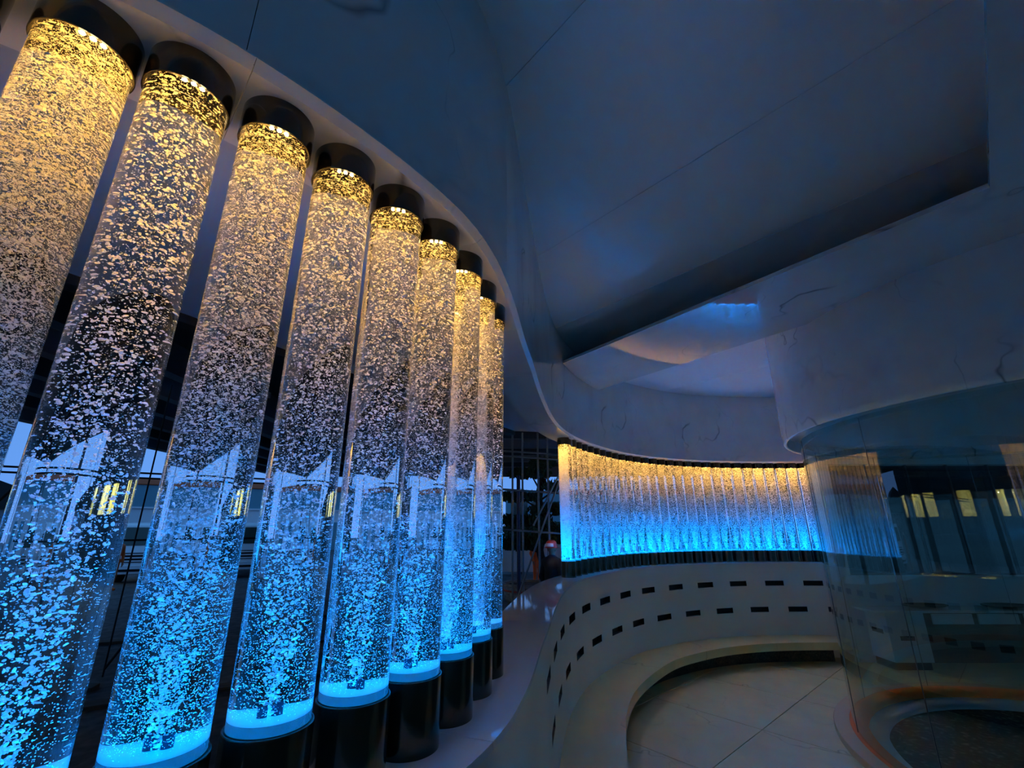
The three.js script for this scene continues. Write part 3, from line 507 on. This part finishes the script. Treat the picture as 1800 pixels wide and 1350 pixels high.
// ------------------------------------------------------------------ trucks
function truck(pos, turn, label, hue) {
  const t = group('light_truck', pos, turn); tag(t, label, 'truck');           // front faces +z
  const prof = new THREE.Shape([[0, 0.42], [0, 0.95], [-0.12, 1.28], [-0.5, 2.08], [-0.62, 2.16], [-1.65, 2.2], [-1.7, 0.42]].map(([a, b]) => new THREE.Vector2(a, b)));
  mesh('cab', new THREE.ExtrudeGeometry(prof, { depth: 1.9, bevelEnabled: true, bevelSize: 0.03, bevelThickness: 0.03, bevelSegments: 2 }).rotateY(-Math.PI / 2).translate(0.95, 0, 0), M.truckWhite, t);
  const wsl = Math.atan2(0.38, 0.8); mesh('windshield', box(1.66, 0.74, 0.02, 0, 0, 0, 0.008).rotateX(-wsl).translate(0, 1.7, -0.265), M.glassDark, t);
  mesh('wiper', bar(new THREE.Vector3(0.1, 1.36, -0.06), new THREE.Vector3(0.6, 1.5, -0.13), 0.012, 6), M.rubber, t);
  const gr = mesh('grille', box(1.1, 0.36, 0.03, 0, 0.92, 0.03), M.rubber, t); for (let i = 0; i < 3; i++) mesh('slat', box(1.12, 0.05, 0.03, 0, 0.8 + i * 0.12, 0.055), M.truckWhite, gr);
  mesh('bumper', box(1.98, 0.34, 0.16, 0, 0.5, 0.08, 0.04), M.truckWhite, t); mesh('air_dam', box(1.2, 0.09, 0.02, 0, 0.47, 0.165), M.rubber, t);
  for (const s of [-1, 1]) { mesh('headlamp', box(0.34, 0.2, 0.04, s * 0.74, 0.88, 0.03, 0.015), M.chrome, t); mesh('indicator', box(0.1, 0.24, 0.05, s * 0.93, 0.98, 0.0, 0.015), M.amber, t); mesh('fog_lamp', new THREE.CylinderGeometry(0.06, 0.06, 0.03, 14).rotateX(Math.PI / 2).translate(s * 0.72, 0.5, 0.165), M.chrome, t);
    const mi = mesh('mirror', box(0.16, 0.3, 0.06, s * 1.16, 1.68, -0.1, 0.02), M.rubber, t); mesh('arm', bar(new THREE.Vector3(s * 0.95, 1.5, -0.15), new THREE.Vector3(s * 1.16, 1.6, -0.1), 0.012, 6), M.rubber, mi);
    for (const z of [-0.75, -3.6]) mesh('wheel', new THREE.CylinderGeometry(0.37, 0.37, 0.24, 20).rotateZ(Math.PI / 2).translate(s * 0.82, 0.37, z), M.rubber, t); }
  mesh('chassis', box(0.8, 0.2, 4.6, 0, 0.55, -2.3), M.rubber, t); mesh('cargo_bed', box(2.0, hue, 3.1, 0, 0.75 + hue / 2, -3.4, 0.03), M.truckWhite, t);
  return t;
}
truck(polar(-37.6, 23.6, YARD).toArray(), THREE.MathUtils.degToRad(22), 'white light truck with orange indicators parked beside the grey shed', 0.5);
truck(polar(-28.6, 23.6, YARD).toArray(), THREE.MathUtils.degToRad(26), 'white light truck parked in front of the white depot', 0.45);

// ------------------------------------------------------------------ people
function field(bones, lo, hi, cell) {                // tapered capsules joined smoothly, meshed
  const size = Math.max(hi[0] - lo[0], hi[1] - lo[1], hi[2] - lo[2]), res = Math.ceil(size / cell) + 4, mc = new MarchingCubes(res, M.jacket, false, false, 120000), half = res / 2, step = size / (res - 4);
  const c = lo.map((v, i) => (v + hi[i]) / 2); mc.isolation = 0;
  for (let k = 0; k < res; k++) for (let j = 0; j < res; j++) for (let i = 0; i < res; i++) {
    const x = c[0] + (i - half) * step, y = c[1] + (j - half) * step, z = c[2] + (k - half) * step; let d = 9;
    for (const [a, b, ra, rb, kk = 0.03] of bones) { const bx = b[0] - a[0], by = b[1] - a[1], bz = b[2] - a[2], px = x - a[0], py = y - a[1], pz = z - a[2], l = bx * bx + by * by + bz * bz, t = l ? Math.max(0, Math.min(1, (px * bx + py * by + pz * bz) / l)) : 0, e = Math.hypot(px - bx * t, py - by * t, pz - bz * t) - (ra + (rb - ra) * t), h = Math.max(0, kk - Math.abs(d - e)) / kk; d = Math.min(d, e) - h * h * kk * 0.25; }
    mc.field[i + j * res + k * res * res] = -d;
  }
  mc.update(); const n = mc.count, pos = mc.positionArray.slice(0, n * 3), nor = mc.normalArray.slice(0, n * 3);
  for (let i = 0; i < n; i++) for (let a = 0; a < 3; a++) { pos[i * 3 + a] = c[a] + pos[i * 3 + a] * half * step; }
  const g = new THREE.BufferGeometry(); g.setAttribute('position', new THREE.BufferAttribute(pos, 3)); g.setAttribute('normal', new THREE.BufferAttribute(nor, 3)); return g;
}
const figure = (() => {                               // standing, facing +z; clothing and skin are meshed apart
  const body = [[[0, 0.95, 0], [0, 1.2, 0.01], 0.135, 0.14, 0.08], [[0, 1.2, 0.01], [0, 1.38, 0], 0.14, 0.15, 0.08], [[-0.15, 1.42, -0.01], [0.15, 1.42, -0.01], 0.075, 0.075, 0.1], [[0, 1.44, -0.01], [0, 1.5, 0], 0.08, 0.065, 0.05]];
  const arms = [], legs = [], hands = [];
  for (const s of [-1, 1]) {
    arms.push([[s * 0.19, 1.41, -0.01], [s * 0.25, 1.14, -0.03], 0.062, 0.05], [[s * 0.25, 1.14, -0.03], [s * 0.23, 0.9, 0.07], 0.05, 0.037]);
    legs.push([[s * 0.09, 0.93, 0], [s * 0.1, 0.5, 0.02], 0.095, 0.068, 0.05], [[s * 0.1, 0.5, 0.02], [s * 0.11, 0.1, -0.02], 0.066, 0.048], [[s * 0.11, 0.06, -0.03], [s * 0.12, 0.045, 0.15], 0.052, 0.042]);
    const x = s * 0.228; hands.push([[x, 0.885, 0.075], [x, 0.82, 0.095], 0.028, 0.03, 0.012]);
    [[-0.024, 0.07], [-0.008, 0.085], [0.008, 0.08], [0.024, 0.062]].forEach(([dz, l]) => { hands.push([[x, 0.82, 0.095 + dz], [x - s * 0.008, 0.82 - l * 0.55, 0.1 + dz], 0.0095, 0.009, 0.004], [[x - s * 0.008, 0.82 - l * 0.55, 0.1 + dz], [x - s * 0.022, 0.82 - l, 0.112 + dz], 0.009, 0.008, 0.004]); });
    hands.push([[x, 0.865, 0.1], [x - s * 0.012, 0.83, 0.135], 0.012, 0.01, 0.006], [[x - s * 0.012, 0.83, 0.135], [x - s * 0.018, 0.8, 0.142], 0.01, 0.009, 0.004]);
  }
  const head = [[[0, 1.46, 0], [0, 1.56, 0.01], 0.052, 0.05, 0.03], [[0, 1.67, -0.005], [0, 1.69, -0.02], 0.085, 0.088, 0.05], [[0, 1.6, 0.035], [0, 1.66, 0.03], 0.055, 0.068, 0.05], [[0, 1.645, 0.1], [0, 1.615, 0.118], 0.011, 0.015, 0.02], [[-0.025, 1.585, 0.088], [0.025, 1.585, 0.088], 0.01, 0.01, 0.015], [[-0.086, 1.66, 0], [-0.089, 1.625, 0.005], 0.018, 0.012, 0.012], [[0.086, 1.66, 0], [0.089, 1.625, 0.005], 0.018, 0.012, 0.012]];
  return { clothes: field([...body, ...arms, ...legs], [-0.34, -0.02, -0.25], [0.34, 1.56, 0.25], 0.02), skin: merge([field(head, [-0.13, 1.4, -0.13], [0.13, 1.8, 0.15], 0.009), field(hands.filter((h) => h[0][0] < 0), [-0.3, 0.7, 0.0], [-0.16, 0.93, 0.18], 0.004), field(hands.filter((h) => h[0][0] > 0), [0.16, 0.7, 0.0], [0.3, 0.93, 0.18], 0.004)]) };
})();
function person(pos, turn, label, jacket, helmet) {
  const p = group('person', pos, turn); tag(p, label, 'person');
  mesh('body', figure.skin, M.skin, p); mesh('clothing', figure.clothes, jacket, p).userData.label = 'work jacket and trousers';
  const h = mesh('hard_hat', lathe([[0.128, 1.685], [0.126, 1.69], [0.116, 1.695], [0.112, 1.74], [0.095, 1.79], [0.06, 1.822], [0, 1.832]], 32).scale(1, 1, 1.12).translate(0, 0, -0.01), helmet, p);
  mesh('brim', lathe([[0.118, 1.69], [0.165, 1.684], [0.165, 1.68], [0.118, 1.684]], 32).scale(0.85, 1, 1.1).translate(0, 0, 0.01), helmet, h);
  return p;
}
const wk = person(polar(4.75, 9.55, YARD).toArray(), 2.4, 'person in a dark jacket and red and white hard hat beside the tubes', M.jacket, M.helmetRed);
mesh('side_panel', new THREE.SphereGeometry(0.119, 24, 14, Math.PI * 1.12, Math.PI * 0.72, 0.2, 1.3).scale(1, 1.1, 1.13).translate(0, 1.7, -0.01), M.helmetWhite, wk.children[2]).userData.label = 'white side of the hard hat';
person(polar(2.95, 17.6, YARD).toArray(), 0.6, 'person in an orange work suit standing behind the pine', M.vest, M.helmetWhite);
person(polar(-39.55, 21.5, YARD).toArray(), 1.2, 'person in orange work clothes standing near the parked trucks', M.vest, M.helmetWhite);

// ------------------------------------------------------------------ building-site odds and ends on the yard
{
  for (let i = 0; i < 4; i++) { const b = mesh('timber_plank', box(2.6 + 0.3 * i, 0.05, 0.22, 0, 0, 0, 0.006), M.wood); b.position.copy(polar(-46 + i * 9, [9.5, 12, 8, 13][i], YARD + 0.026)); b.rotation.y = 0.3 + i * 0.1; tag(b, 'weathered timber plank lying on the yard paving', 'plank', 'planks on the yard'); }
  for (let i = 0; i < 3; i++) { const c = mesh('hose', new THREE.TubeGeometry(new THREE.CatmullRomCurve3(Array.from({ length: 9 }, (_, k) => polar([-50, -38, -22][i] + k * 0.7, [6, 5.5, 10.5][i] + 0.35 * Math.sin(k * 1.3 + i), YARD + 0.022))), 60, 0.022, 7), M.rubber); tag(c, 'black hose snaking over the yard paving', 'hose', 'hoses on the yard'); }
  for (let i = 0; i < 2; i++) { const p = group('pallet', polar(-45 + i * 27, 14.5 + i * 2, YARD).toArray(), 0.7 + i); tag(p, i ? 'wooden pallet lying near the depot truck' : 'wooden pallet lying near the shed truck', 'pallet');
    for (let k = 0; k < 6; k++) mesh('slat', box(1.2, 0.022, 0.12, 0, 0.13, -0.45 + k * 0.18), M.wood, p); for (let k = 0; k < 3; k++) mesh('bearer', box(0.1, 0.12, 1.0, -0.52 + k * 0.52, 0.06, 0), M.wood, p); }
}

camera.updateMatrixWorld();
renderer.render(scene, camera);
